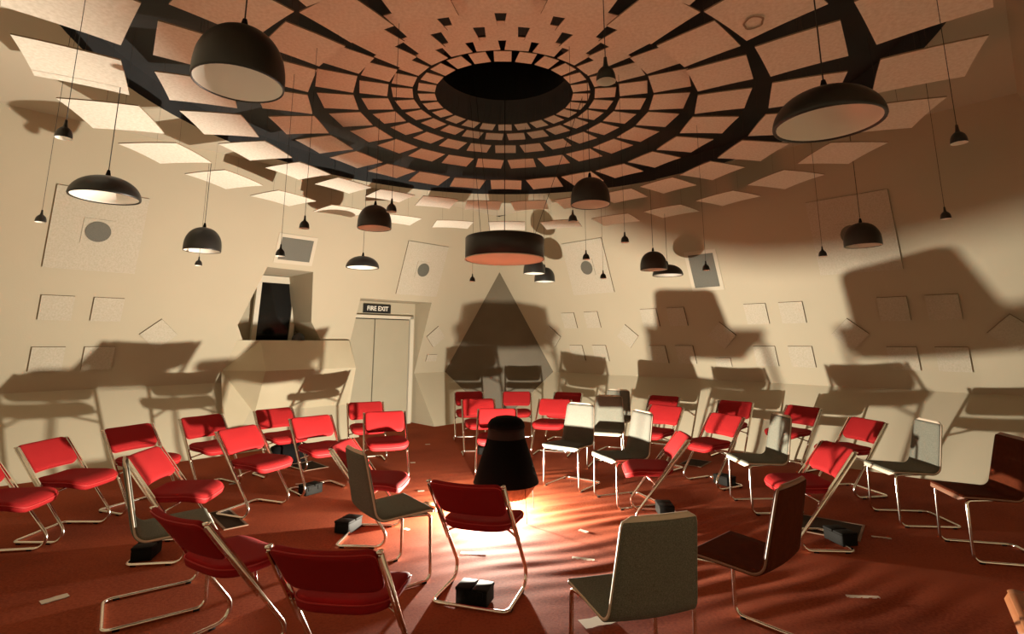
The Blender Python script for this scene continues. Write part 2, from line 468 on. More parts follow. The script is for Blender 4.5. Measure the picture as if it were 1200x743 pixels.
nm4 = {(0, 1): 'upper near', (1, 1): 'upper far', (0, 0): 'lower near', (1, 0): 'lower far'}
quads = [(-1, .69, 1.22, 'left-hand wall by the left edge of the photo'), (1, .89, 1.41, 'right-hand wall nearest the right edge of the photo'), (1, 2.66, 3.18, 'right-hand wall above the grey and red chairs'),
         (1, 4.52, 5.05, 'right-hand wall below the grey rectangular port and round shadow'), (1, 6.33, 6.91, 'right-hand wall beside the dark diamond panel')]
words4 = {(-1, 0, 1): 'upper left', (-1, 1, 1): 'upper right', (-1, 0, 0): 'lower left', (-1, 1, 0): 'lower right', (1, 0, 1): 'upper right', (1, 1, 1): 'upper left', (1, 0, 0): 'lower right', (1, 1, 0): 'lower left'}
for side, sa, sb, where in quads:
    for j, z in ((1, 2.06), (0, 1.41)):
        for i, s in ((0, sa), (1, sb)):
            ds = -.0 if side < 0 else 0
            tile(side, s, z-.005, .33, .33, f'square tile, {words4[(side, i, j)]} of four, {where}', 'square tiles in fours on the walls')
for side, s, where in ((-1, 1.87, 'on the left wall, left of the control booth'), (-1, 6.83, 'between the fire exit door and the dark diamond panel'), (1, 7.48, 'on the right wall, just right of the dark diamond panel'),
                       (1, 5.61, 'between the two farthest tile clusters on the right wall'), (1, 3.80, 'on the right wall above the small plate'), (1, 1.97, 'on the right wall left of the nearest tile cluster'), (1, .29, 'cut by the right edge of the photo')):
    tile(side, s, 1.73, .33, .33, f'diamond-set tile {where}', 'diamond-set tiles', rot=PI/4, dot=True)
for side, s, where in ((-1, 6.86, 'below the diamond tile by the fire exit'), (1, 3.88, 'below a diamond tile above the right-hand chairs')):
    o, u, up, n = wall_basis(side, s, 1.29); e = empty('wall_plate', o); tag(e, f'small cream rectangular plate on the wall {where}', 'plate')
    mb = MB(); tile_mesh(mb, o, u, up, n, .26, .15, .02, base=-.002); under(e, mb.build('plate_body', [M['tile'], M['tileedge']]))
def big_tile(side, s, z, label):
    o, u, up, n = wall_basis(side, s, z); e = empty('port_board', o); tag(e, label, 'wall panel', 'large square panels with round ports')
    mb = MB(); tile_mesh(mb, o, u, up, n, .96, 1.06, .022, base=.001); under(e, mb.build('panel_board', [M['tile'], M['tileedge']]))
    mb = MB(); tile_mesh(mb, o, u, up, n, .33, .33, .012, base=.018); q = under(e, mb.build('port_plate', [M['tile'], M['tileedge']]))
    mb = MB(); c = o+n*.032; K = 28
    ring = [c+(u*math.cos(2*PI*k/K)+up*math.sin(2*PI*k/K))*.135 for k in range(K)]; top = [p+n*.006 for p in ring]
    mb.add(ring+top, [tuple(range(K, 2*K))]+[(k, (k+1) % K, K+(k+1) % K, K+k) for k in range(K)]); under(e, mb.build('round_port', M['port']))
big_tile(-1, .96, 3.04, 'large square speckled panel with a grey round port, high on the left wall')
big_tile(-1, 6.10, 3.03, 'large square panel with a round port above the fire exit door')
big_tile(1, 6.14, 3.04, 'large square panel with a round port behind tiny pendants, right of the drum lamp')
big_tile(1, 1.70, 3.05, 'large square panel behind a black dome pendant, high on the right wall')
for side, s, z, w, hh, rot, label in ((-1, 3.55, 3.11, .52, .37, 0, 'grey rectangular port in a cream frame above the booth window'), (1, 3.86, 2.77, .42, .56, 0, 'grey rectangular port behind a tiny pendant on the right wall')):
    o, u, up, n = wall_basis(side, s, z); e = empty('projection_port', o); tag(e, label, 'port')
    mb = MB(); tile_mesh(mb, o, u, up, n, w+.12, hh+.12, .012, mi_edge=0, base=-.003); under(e, mb.build('port_frame', M['ceil']))
    mb = MB(); tile_mesh(mb, o, u, up, n, w, hh, .006, mi_edge=0, base=.008); under(e, mb.build('port_pane', M['port']))

# ------------------------------------------------------------------ ceiling boards hung in seven rings
RINGS = [(.745, .927, 4.25, .165, 0), (.98, 1.197, 4.23, .222, 1), (1.234, 1.515, 4.17, .275, 0), (1.562, 1.92, 4.09, .36, 1),
         (1.971, 2.446, 3.93, .455, 0), (2.589, 3.134, 3.78, .555, 1), (3.307, 3.897, 3.615, .625, 0)]
BOARDS = []
def cam_uv(P):
    x, y, z = P[0], P[1], P[2]-1.616; c, s_ = math.cos(.177), math.sin(.177)
    d = y*c+z*s_
    if d < .15: return None
    return (600+620*x/d, 290-620*(-y*s_+z*c)/d)
ordn = ['first', 'second', 'third', 'fourth', 'fifth', 'sixth', 'seventh']
cnt = ['', 'next to', 'two places from', 'three places from', 'four places from', 'five places from', 'six places from', 'seven places from', 'eight places from', 'nine places from', 'ten places from', 'eleven places from', 'twelve places from']
for ri, (r0, r1, Z, wd, odd) in enumerate(RINGS):
    dep = r1-r0; rm = (r0+r1)/2; t = .008+.003*(ri > 3)
    proto = None
    for k in range(24):
        az = math.radians(15*k+(7.5 if odd else 0))
        c = Vector((C0.x+rm*math.sin(az), C0.y+rm*math.cos(az), Z))
        vis = False
        for sx in (-.5, -.25, 0, .25, .5):
            for sy in (-.5, 0, .5):
                q = cam_uv(c+Vector((math.cos(az), -math.sin(az), 0))*sx*wd+Vector((math.sin(az), math.cos(az), 0))*sy*dep)
                if q and -8 < q[0] < 1208 and -8 < q[1] < 750: vis = True
        if not vis: continue
        if proto is None:
            e = empty('hanging_board', (0, 0, 0)); mb = MB()
            # slightly drooping thin board
            nx, ny = 6, 4; v = []; f = []
            droop = .10*(wd*.5)**2*(1.0 if ri > 3 else .4)
            for top in (1, 0):
                for j in range(ny+1):
                    for i in range(nx+1):
                        x = -wd/2+wd*i/nx; y = -dep/2+dep*j/ny
                        ww = 1+.02*(y/dep)
                        v.append((x*ww, y, -droop*((2*x/wd)**2+.6*(2*y/dep)**2)+(t if top else 0)))
            n1 = (nx+1)*(ny+1)
            for j in range(ny):
                for i in range(nx):
                    a = j*(nx+1)+i; f.append((a, a+1, a+nx+2, a+nx+1)); f.append((n1+a, n1+a+nx+1, n1+a+nx+2, n1+a+1))
            fm = [0]*len(f)
            bd = [j for j in range(nx+1)]+[(j+1)*(nx+1)+nx for j in range(ny)]+[ny*(nx+1)+i for i in range(nx-1, -1, -1)]+[j*(nx+1) for j in range(ny-1, 0, -1)]
            for a, b in zip(bd, bd[1:]+bd[:1]): f.append((a, n1+a, n1+b, b)); fm.append(1)
            bo = link('board', v, f, None, e, mats=[M['panelwood'], M['boardedge']], fmat=fm)
            for sx in (-1, 1):
                w_ = MB().tube([(sx*wd*.28, 0, t-.004), (sx*wd*.28, 0, 4.56-Z)], .0012, 4).build('suspension_wire', M['wire'], e)
            proto = e; reg_kids()
        else:
            e = copy_tree(proto)
        e.location = c; BOARDS.append((c.x, c.y, c.z, az, wd, dep))
        jz, jt = random.uniform(-.02, .02), random.uniform(-.02, .02)*(ri > 2)
        e.rotation_euler = (random.uniform(-.025, .025)*(ri > 3), jt, -az+jz)
        deg = math.degrees(az) % 360
        side = 'right' if deg < 180 else 'left'
        n_ = round((deg if deg < 180 else 360-deg)/15-(.5 if odd else 0))
        if odd:
            lab = f'{ordn[ri]} ceiling ring board, ' + (f'{side} one of the farthest pair' if n_ == 0 else f'{cnt[n_]} the farthest pair on the {side}')
        else:
            lab = f'{ordn[ri]} ceiling ring board, ' + ('farthest from the camera' if n_ == 0 else 'nearest overhead' if n_ == 12 else f'{cnt[n_]} the farthest on the {side}')
        tag(e, lab, 'ceiling panel', f'boards of the {ordn[ri]} ceiling ring')

bst = min((o for o in COL.objects if o.parent is None and o.name.startswith('hanging_board')), key=lambda o: (o.location-Vector((1.36, 3.07, 3.78))).length)
mb = MB(); K = 26
ri_, ro_ = [], []
for k in range(K):
    a = 2*PI*k/K; q = 1+.12*math.sin(2*a+.5)+.05*math.sin(5*a)
    ri_.append(Vector((-.10+.058*q*math.cos(a), -.13+.058*q*math.sin(a), -.0125))); ro_.append(Vector((-.10+.074*q*math.cos(a), -.13+.074*q*math.sin(a), -.0125)))
mb.add(ri_+ro_, [(k, (k+1) % K, K+(k+1) % K, K+k) for k in range(K)]); mb.build('water_stain', M['boardedge'], bst)
bst['label'] = 'ceiling board marked with a round water stain, upper right'
# ------------------------------------------------------------------ chairs
def warp_back(p):
    # p.x across, p.y along the height (-.5..), p.z thickness: stand it up on the slanting bars
    return p
def make_red():
    root = empty('stacking_chair')
    # slanted bars: from (y=-.274, z=.747) to the floor bend in front
    T = Vector((0, -.274, .747)); Bp = Vector((0, .268, .045))
    path = []
    for sx in (-1,):
        pass
    X = .25
    pts = [(-X, -.274, .747), (-X, .292, .0125), (-X, -.19, .0125), (X, -.19, .0125), (X, .292, .0125), (X, -.274, .747)]
    mb = MB()
    P = [Vector(p) for p in pts]
    mb.tube(P, .0125, 10, fillet=[.075, .045, .045, .075])
    # bars are broader flat steel over their upper length
    d = (Bp-T).normalized(); nrm = Vector((0, d.z, -d.y))
    for sx in (-1, 1):
        a = Vector((sx*X, T.y, T.z))+d*.012; b = a+d*.52
        c1 = Vector((sx*.006, 0, 0)); c2 = nrm*.021
        v = []
        for q in (a, b): v += [q-c1-c2, q+c1-c2, q+c1+c2, q-c1+c2]
        mb.add([v[i] for i in range(8)], [(0,1,2,3),(7,6,5,4),(0,4,5,1),(1,5,6,2),(2,6,7,3),(3,7,4,0)])
    mb.build('frame', M['chrome'], root)
    mb = MB(); mb.tube([(-X, -.035, .438), (X, -.035, .438)], .009, 8); mb.tube([(-X, .03, .36), (-.12, .10, .405), (.12, .10, .405), (X, .03, .36)], .008, 8, fillet=.03); mb.build('crossbar', M['chrome'], root)
    for sx in (-1, 1):
        for y in (.11, -.13):
            MB().box((sx*X-.013, y-.02, 0), (sx*X+.013, y+.02, .014), bev=.004).build('glide', M['blackplastic'], root)
        MB().box((sx*X-.013, -.288, .738), (sx*X+.013, -.264, .752), bev=.004).build('bar_cap', M['chrome'], root)
    # seat: waisted rounded cushion, front edge rolling down
    out = rrect(.475, .44, .085, .12)
    def ws(p):
        x, y, z = p; yy = y+.075
        k = 1-.06*max(0, -y/.22); z2 = z+.455
        f_ = max(0, (y-.08)/.14); z2 -= .035*f_*f_
        z2 += .018*max(0, (-y-.05)/.17)**2
        z2 -= .012*(1-(x/.24)**2)
        return Vector((x*k, yy, z2))
    v, f = pillow(out, .062, .026, .004, ws); MB().add(v, f, 0, True).build('seat', M['red'], root)
    seam = [ws(Vector((p[0]*1.0, p[1]*1.0, .012))) for p in out]
    sm = MB().tube(seam+[seam[0]], .0035, 5, caps=False).build('seat_piping', M['redpipe'], root)
    # backrest: curved panel lying along the bars
    out = rrect(.474, .270, .032, .05)
    up = -d
    c = T+d*.128
    def wb(p):
        x, y, z = p
        w = 1-.05*max(0, (-y/.14))         # narrower towards the bottom
        cur = .038*(1-(x/.234)**2)         # bowed backwards in the middle
        top = .012*max(0, y/.14)
        dip = -.004*(1-(abs(x)/.234)**2)*max(0, y/.14)
        return Vector((x*w, 0, 0))+c+up*(y+dip)+Vector((0, -1, 0))*(cur+top)+nrm_b*z
    nrm_b = Vector((0, -d.z, d.y)); nrm_b = nrm_b if nrm_b.y > 0 else -nrm_b
    v, f = pillow(out, .040, .018, .004, wb); MB().add(v, f, 0, True).build('backrest', M['red'], root)
    seam = [wb(Vector((p[0]*.996, p[1]*.994, -.012))) for p in out]
    MB().tube(seam+[seam[0]], .0028, 5, caps=False).build('backrest_piping', M['redpipe'], root)
    return root

def make_shell(cloth, edge, name='side_chair'):
    root = empty(name)
    prof = [Vector((0, .246, .436)), Vector((0, .225, .452)), Vector((0, .18, .461)), Vector((0, .05, .458)), Vector((0, -.08, .452)), Vector((0, -.135, .452))]
    # bend
    prof2 = [Vector((0, .246, .432)), Vector((0, .215, .459)), Vector((0, .05, .455)), Vector((0, -.178, .445)), Vector((0, -.27, .894))]
    pr = filleted(prof2, [.03, .3, .075], 7)
    # resample
    dense = []
    for a, b in zip(pr, pr[1:]):
        k = max(1, int((b-a).length/.022))
        for j in range(k): dense.append(a.lerp(b, j/k))
    dense.append(pr[-1])
    L_ = [0]
    for a, b in zip(dense, dense[1:]): L_.append(L_[-1]+(b-a).length)
    tot = L_[-1]
    def hw(l):
        seatlen = .42
        if l < seatlen: w = .238-.022*(l/seatlen)
        else:
            t = (l-seatlen)/(tot-seatlen); w = .216-.036*t
        e = .045
        if l < e: w -= e-math.sqrt(max(0, e*e-(e-l)**2))
        if tot-l < e: w -= e-math.sqrt(max(0, e*e-(e-(tot-l))**2))
        return max(w, .01)
    def slab(off, th, ins, l0, l1):
        v = []; f = []; idx = [i for i, l in enumerate(L_) if l0-1e-6 <= l <= l1+1e-6]; nc = 9
        rows = []
        for i in idx:
            t = (dense[min(i+1, len(dense)-1)]-dense[max(i-1, 0)]).normalized(); n = Vector((0, t.z, -t.y)); n = n if (n.z > 0 or n.y > 0 and t.z > .5) else -n
            if t.z > .5 and n.y < 0: n = -n
            w = hw(L_[i])-ins; rows.append((dense[i], n, w, L_[i]))
        for lay in (0, 1):
            for p, n, w, l in rows:
                for c in range(nc):
                    x = -w+2*w*c/(nc-1)
                    cur = .014*(1-(x/.24)**2)*(1 if l > .46 else l/.46)
                    v.append(p+Vector((x, 0, 0))+n*(off+th*lay-cur))
        R = len(rows); n1 = R*nc
        for r in range(R-1):
            for c in range(nc-1):
                a = r*nc+c; f.append((a, a+nc, a+nc+1, a+1)); f.append((n1+a, n1+a+1, n1+a+nc+1, n1+a+nc))
        for r in range(R-1):
            a = r*nc; b = r*nc+nc-1; f.append((a, n1+a, n1+a+nc, a+nc)); f.append((b, b+nc, n1+b+nc, n1+b))
        for c in range(nc-1):
            f.append((c, c+1, n1+c+1, n1+c)); q = (R-1)*nc+c; f.append((q, n1+q, n1+q+1, q+1))
        return v, f
    v, f = slab(-.006, .012, 0, 0, tot); MB().add(v, f, 0, True).build('shell', edge, root)
    v, f = slab(.0055, .009, .004, .012, tot-.008); MB().add(v, f, 0, True).build('front_upholstery', cloth, root)
    v, f = slab(-.0105, .005, .004, .012, tot-.008); MB().add(v, f, 0, True).build('rear_upholstery', cloth, root)
    W = .222; Wf = .231
    pts = [(.14, -.10, .432), (W-.03, .05, .438), (W, .205, .432), (Wf, .213, .0115), (Wf, -.297, .0115), (-Wf, -.297, .0115), (-Wf, .213, .0115), (-W, .205, .432), (-W+.03, .05, .438), (-.14, -.10, .432)]
    mb = MB(); mb.tube([Vector(p) for p in pts], .011, 10, fillet=[.05, .03, .05, .05, .05, .05, .03, .05]); mb.build('frame', M['chrome'], root)
    MB().tube([(-.17, 0.02, .432), (.17, 0.02, .432)], .008, 8).build('crossbar', M['chrome'], root)
    for sx in (-1, 1):
        for y in (.165, -.23):
            MB().box((sx*Wf-.013, y-.018, 0), (sx*Wf+.013, y+.018, .014), bev=.004).build('glide', M['blackplastic'], root)
    return root

red0 = make_red(); reg_kids()
REDS = [
 (-.21, 3.77, 5.98, 'red padded chair seen from behind, just in front of the black floor lamp'),
 (-1.56, 3.13, 5.74, 'red padded chair seen from behind in the left foreground, its bar slanting down right'),
 (-.77, 2.72, 6.16, 'largest red padded chair, seen from behind and cut by the bottom edge'),
 (-3.86, 4.25, 4.88, 'red padded chair mostly cut off by the left edge of the photo'),
 (-3.87, 4.90, 4.71, 'red padded chair at the far left whose whole seat and base show side-on'),
 (-3.74, 5.65, 4.34, 'red padded chair by the left wall, behind the upright of a grey chair'),
 (-2.67, 4.48, 4.84, 'red padded chair just behind the edge-on grey chair, black box on its base'),
 (-3.44, 6.37, 4.16, 'red padded chair against the left wall, left of the booth front'),
 (-2.92, 7.02, 4.01, 'red padded chair right under the control booth, black bag beneath its seat'),
 (-2.55, 5.55, 4.35, 'red padded chair standing alone left of centre, in front of the booth row'),
 (-2.17, 6.28, 3.94, 'red padded chair in front of the booth with a black box at its front foot'),
 (-1.21, 4.82, 4.66, 'red padded chair partly hidden behind the side-on grey chair'),
 (-2.03, 7.73, 3.54, 'red padded chair closest to the fire exit door'),
 (-1.51, 6.65, 3.48, 'red padded chair facing the camera in front of the fire exit chair'),
 (-.72, 9.35, 3.30, 'red padded chair in the last row, left of the diamond panel centre'),
 (-.47, 8.15, 3.33, 'shaded red padded chair left of the chair behind the floor lamp'),
 (-.19, 6.93, 3.15, 'bright red padded chair directly behind the black floor lamp'),
 (.08, 9.35, 3.13, 'red padded chair in the last row, straight below the diamond panel'),
 (.58, 8.12, 2.84, 'red padded chair behind and left of the brightly lit grey chair'),
 (.87, 9.24, 2.73, 'red padded chair in the last row, only its backrest top showing'),
 (2.31, 8.66, 2.49, 'red padded chair in the last row, directly behind another red one right of centre'),
 (1.92, 7.33, 2.32, 'red padded chair between the lit grey chair and the chairs by the right wall'),
 (1.35, 5.27, 1.45, 'red padded chair seen side-on, facing left, right of the floor lamp'),
 (2.34, 6.51, 2.02, 'red padded chair with its lit backrest overlapping the one by the right wall'),
 (3.13, 7.92, 2.39, 'red padded chair against the right wall, partly hidden by a lit red chair'),
 (3.72, 7.34, 2.03, 'red padded chair against the right wall, behind the middle grey chair'),
 (3.75, 6.18, 1.74, 'red padded chair against the right wall, left of the right-hand grey chair'),
 (2.49, 4.72, 1.52, 'red padded chair seen side-on by the floor hatch, its bar slanting down left'),
]
for i, (x, y, a, lab) in enumerate(REDS):
    e = red0 if i == 0 else copy_tree(red0)
    e.location = (x, y, 0); e.rotation_euler = (0, 0, a); tag(e, lab, 'chair', 'red padded chairs in rings around the lamp')
grey0 = make_shell(M['grey'], M['ply']); lit_grey0 = make_shell(M['grey_toned'], M['ply']); brown0 = make_shell(M['brown'], M['plydark']); org0 = make_shell(M['orangewood'], M['orangewood'])
reg_kids()
SH = [
 (grey0, .56, 2.70, .27, 'grey tweed chair seen from behind in the right foreground, cut by the bottom edge'),
 (grey0, -.87, 4.03, -.93, 'grey tweed chair turned side-on between the floor lamp and the left chairs'),
 (grey0, -2.20, 3.66, -.94, 'grey chair seen edge-on behind the left foreground red chair'),
 (lit_grey0, .67, 6.43, 2.50, 'grey chair facing the lamp, left one of the two brightly lit'),
 (lit_grey0, 1.15, 5.81, 1.92, 'grey chair turned left, right one of the two brightly lit'),
 (grey0, 1.26, 7.36, 2.80, 'dark grey chair right behind the lit grey chair'),
 (grey0, 1.52, 8.29, 2.60, 'dark grey chair in the last row, only its tall back showing'),
 (grey0, 2.49, 5.63, 1.61, 'grey chair turned left, between the red chairs right of centre'),
 (grey0, 3.68, 5.26, 1.48, 'grey chair turned left near the right wall, beside the dark brown one'),
 (brown0, 3.69, 4.45, 1.34, 'dark brown leather chair cut by the right edge of the photo'),
 (brown0, 1.31, 3.20, .72, 'dark brown leather chair seen from behind in the right foreground'),
 (org0, 2.39, 2.42, .95, 'orange brown plywood chair, a corner of it at the bottom right edge'),
]
usedp = set()
for p, x, y, a, lab in SH:
    e = p if p.name not in usedp else copy_tree(p); usedp.add(p.name)
    e.location = (x, y, 0); e.rotation_euler = (0, 0, a); tag(e, lab, 'chair', 'one-piece shell chairs around the lamp')

# ------------------------------------------------------------------ black boxes on chair bases
def make_box():
    root = empty('ballast_box')
    MB().box((-.105, -.07, .0), (.105, .07, .085), bev=.008).build('case', M['blackplastic'], root)
    MB().box((-.108, -.073, .080), (-.004, .073, .100), bev=.007).build('lid', M['blackplastic'], root)
    MB().box((.004, -.073, .080), (.108, .073, .100), bev=.007).build('lid', M['blackplastic'], root)
    mb = MB()
    for x in (-.06, .06): mb.box((x-.02, -.078, .045), (x+.02, -.068, .09), bev=.003)
    mb.build('latch', M['blackplastic'], root)
    return root
bx0 = make_box(); reg_kids()
BX = [(-.235, 3.69, 5.98, 'black box on the base of the chair in front of the lamp'), (-2.80, 4.40, 4.95, 'black box behind the edge-on grey chair at the left'),
      (-1.43, 4.98, 4.4, 'black box on the base behind the side-on grey chair'), (-2.19, 6.12, 1.0, 'black box near the front foot of the red chair before the booth'),
      (1.46, 5.42, 1.5, 'black box on the base of the side-on red chair right of the lamp'), (2.46, 6.50, 2.0, 'black box under the lit red chair by the right wall row'),
      (2.70, 4.70, 1.75, 'black box beside the floor hatch at the right'), (-.40, 8.20, .3, 'black box under the shaded red chair left of the lamp')]
for i, (x, y, a, lab) in enumerate(BX):
    e = bx0 if i == 0 else copy_tree(bx0)
    e.location = (x, y, .001); e.rotation_euler = (0, 0, a); tag(e, lab, 'box', 'black boxes on the chair bases')
# bag under the booth chair
v, f = pillow(rrect(.52, .22, .08), .26, .09, .02); b_ = MB().add(v, f, 0, True).build('equipment_bag', M['blackfab']); b_.location = (-3.02, 7.55, .13); b_.rotation_euler = (0, 0, .7)
tag(b_, 'soft black bag on the floor below the control booth', 'bag')

# ------------------------------------------------------------------ floor lamp in the middle
LX, LY = C0.x+.03, C0.y
fl = empty('floor_lamp', (LX, LY, 0)); tag(fl, 'black cone-shaped floor lamp glowing onto the carpet in the centre of the room', 'floor lamp')
RB, ZB = .315, .295
mb = MB(); mb.lathe([(RB, ZB), (RB-.006, ZB+.02), (.185, .70), (.182, .70), (RB-.012, ZB+.004), (RB, ZB)], 48); mb.build('shade', M['blackfab'], fl)
mb = MB(); mb.lathe([(.184, .70), (.176, .765), (.178, .80), (.160, .80), (.172, .70)], 48); mb.build('shade_band', M['blackfab2'], fl)
mb = MB(); mb.lathe([(.180, .795), (.184, .805), (.176, .84), (.150, .872), (.105, .895), (.05, .905), (.001, .907)], 48); mb.build('cap', M['blackfab'], fl)
# hanging flap of brown cloth on the near right side
mb = MB(); v = []; f = []; n = 40; a0, a1 = math.radians(-95), math.radians(18)
for i in range(n+1):
    a = a0+(a1-a0)*i/n; pl = .006*math.cos(i*1.7); e_ = min(1, i/5, (n-i)/12)
    for rr, z in ((RB-.016, ZB+.03), (RB-.05+pl, ZB-.05*e_), (RB-.11+pl*1.3, ZB-.125*e_)):
        rr = rr if e_ >= 1 else rr+(RB-.016-rr)*(1-e_)
        v.append((rr*math.cos(a), rr*math.sin(a), z))
for i in range(n):
    for j in range(2): q = i*3+j; f.append((q, q+3, q+4, q+1))
mb.add(v, f, 0, True); mb.build('cloth_flap', M['skirt'], fl)
for k in range(4):
    a = math.radians(35+90*k); MB().tube([((RB-.01)*math.cos(a), (RB-.01)*math.sin(a), ZB+.03), ((RB+.02)*math.cos(a), (RB+.02)*math.sin(a), .003)], .0035, 6).build('leg', M['blackplastic'], fl)
BUL = Vector((-.150, .07, .078))
MB().lathe([(.115, 0), (.115, .010), (.108, .014), (.03, .016), (.018, .022), (.018, .036), (.001, .036)], 40, c=(BUL.x, BUL.y, .0)).build('bounce_blocking_disc', M['blackplastic'], fl)  # unseen dark disc, added to cut the bulb's bounce off the carpet
MB().tube([(BUL.x-.04, BUL.y+.01, .008), (-.4, .10, .006), (-.62, .12, .006)], .004, 6, fillet=.1).build('power_cord', M['cord'], fl)
ld = bpy.data.lights.new('lamp_bulb', 'POINT'); ld.energy = 1500; ld.color = (1, .92, .76); ld.shadow_soft_size = .028
lo = bpy.data.objects.new('lamp_bulb', ld); COL.objects.link(lo); lo.parent = fl; lo.location = BUL
b_ = MB().box((-.10, -.05, 0), (.10, .05, .05), bev=.006).build('wooden_block', M['brownbox']); b_.location = (-.80, 5.56, .003); b_.rotation_euler = (0, 0, -.5); tag(b_, 'small raw wood block on the carpet left of the floor lamp', 'block')

# ------------------------------------------------------------------ pendants
ZC = 4.555
def make_dome(dia, hgt, flat=False):
    root = empty('pendant_lamp'); R = dia/2; prof = []; n = 14
    if flat:
        prof = [(R*.93, .004), (R*.95, -.003), (R*.985, -.004), (R, .004)]
        for i in range(1, n+1):
            a = PI/2*i/n; prof.append((R*math.cos(a)**.95 if i < n else .012, hgt*math.sin(a)))
    else:
        prof = [(R*.955, .003), (R*.965, -.002), (R*.99, -.002), (R, hgt*.03), (R*.995, hgt*.22)]
        for i in range(1, n+1):
            a = PI/2*i/n; prof.append((max(.014, R*.99*math.cos(a)**.86) if i < n else .014, hgt*.22+hgt*.78*math.sin(a)))
    MB().lathe(prof, 44).build('shade', M['black'], root)
    k_ = .93 if flat else .955
    inner = [(R*k_, .003), (R*k_*.98, .012)]+[(max(.001, r*k_*.985), max(.014, z*.93-.002)) for r, z in prof[4:]]
    MB().lathe(inner, 44).build('shade_lining', M['lining'], root)
    MB().lathe([(.001, hgt+.055), (.009, hgt+.052), (.016, hgt+.02), (.018, hgt-.006), (.001, hgt-.006)], 16).build('cord_grip', M['blackplastic'], root)
    MB().lathe([(.03, hgt*.93-.01), (.026, hgt*.55), (.001, hgt*.5)], 16).build('bulb_holder', M['lining'], root)
    return root
def make_bell():
    root = empty('pendant_lamp'); R = .036
    prof = [(R, 0), (R, .012), (R*.94, .028), (R*.78, .043), (R*.52, .054), (R*.30, .060), (R*.22, .075), (.006, .098), (.001, .099)]
    MB().lathe(prof, 24).build('shade', M['black'], root)
    MB().lathe([(R, 0), (R*.92, .002), (R*.86, .026), (R*.6, .042), (.001, .048)], 24).build('shade_lining', M['lining'], root)
    return root
def top_at(x, y):
    """height of whatever the cord is fixed to: the underside of a board if one hangs above, else the black void"""
    best = ZC
    for (bx, by, bz, az, wd, dep) in BOARDS:
        dx, dy = x-bx, y-by; u_ = dx*math.cos(az)-dy*math.sin(az); v_ = dx*math.sin(az)+dy*math.cos(az)
        if abs(u_) < wd/2+.02 and abs(v_) < dep/2+.02: best = min(best, bz-.012)
    if math.hypot(x-C0.x, y-C0.y) > RH: best = min(best, ZT)
    return best
def cord_for(e, z0, z, r):
    MB().tube([(0, 0, z0), (0, 0, top_at(e.location.x, e.location.y)-z)], r, 6).build('cord', M['cord'], e)
d0 = make_dome(.372, .262); f0 = make_dome(.46, .165, True); b0 = make_bell(); reg_kids()
PEND = [
 (d0, -1.20, 2.16, 2.73, 'large black dome pendant at the top left, largest in the photo'),
 (d0, -1.53, 5.75, 2.86, 'black dome pendant left of the drum lamp, above the shallow white-lined one'),
 (d0, .74, 4.84, 2.89, 'black dome pendant right of the drum lamp below the ring boards'),
 (d0, -3.40, 5.72, 2.60, 'black dome pendant in front of the left wall, above a tiny bell'),
 (d0, 2.00, 7.40, 2.62, 'black dome pendant overlapping a shallow one right of centre'),
 (d0, 3.94, 5.84, 2.68, 'black dome pendant in front of the large panel on the right wall'),
 (d0, .59, 9.52, 2.69, 'black dome pendant farthest back, just right of the drum lamp'),
 (d0, .38, 9.0, 2.77, 'black dome pendant half hidden behind the drum lamp rim'),
 (f0, -3.10, 3.90, 2.70, 'wide shallow black pendant with white inside at the left'),
 (f0, -2.13, 7.47, 2.66, 'shallow black pendant above the gap between booth and fire exit'),
 (f0, 1.45, 2.29, 2.60, 'wide shallow black pendant at the upper right, largest of its kind'),
 (f0, 2.40, 8.10, 2.63, 'shallow black pendant behind the dome pendant right of centre'),
 (b0, -2.28, 2.55, 2.636, 'small bell pendant at the upper left beside the wide shallow lamp'),
 (b0, -3.69, 4.04, 2.54, 'tiny bell pendant nearest the left edge of the photo'),
 (b0, -3.43, 5.73, 2.44, 'tiny bell pendant just under the dome by the left wall'),
 (b0, -1.90, 4.28, 2.31, 'tiny bell pendant beside the grey port above the booth'),
 (b0, -1.55, 3.86, 2.45, 'tiny bell pendant up and right of the grey port above the booth'),
 (b0, -.86, 3.67, 2.53, 'small bell pendant touching the upper right of the left dome lamp'),
 (b0, .35, 1.83, 2.57, 'small bell pendant right of the dark centre of the ceiling'),
 (b0, .50, 4.24, 2.59, 'tiny bell pendant tucked under the left side of the right dome lamp'),
 (b0, .76, 5.36, 2.45, 'tiny bell pendant just above the round port right of the drum'),
 (b0, 1.07, 6.17, 2.35, 'tiniest bell pendant low beside the round port right of the drum'),
 (b0, 1.03, 4.74, 2.51, 'tiny bell pendant between the right dome and the round wall shadow'),
 (b0, 1.99, 5.38, 2.34, 'tiny bell pendant in front of the grey port on the right wall'),
 (b0, 3.00, 5.04, 2.43, 'tiny bell pendant left of the dome on the right wall panel'),
 (b0, 2.27, 2.55, 2.61, 'small bell pendant highest at the right edge of the photo'),
 (b0, 3.45, 4.10, 2.58, 'tiny bell pendant below the other at the far right'),
 (b0, -.50, 6.65, 2.37, 'tiny bell pendant just below the drum lamp'),
]
usedp = set()
for p, x, y, z, lab in PEND:
    e = p if p.name not in usedp else copy_tree(p); usedp.add(p.name)
    e.location = (x, y, z); tag(e, lab, 'pendant lamp', {d0: 'black dome pendants', f0: 'shallow black pendants', b0: 'tiny bell pendants'}[p])
for p, x, y, z, lab in PEND:
    pass
pend_objs = [o for o in COL.objects if o.parent is None and o.name.startswith('pendant_lamp')]
for e in pend_objs:
    big = 'bell' not in e['group']
    z0 = {'black dome pendants': .32, 'shallow black pendants': .21, 'tiny bell pendants': .10}[e['group']]
    cord_for(e, z0, e.location.z, .0032 if big else .0017)
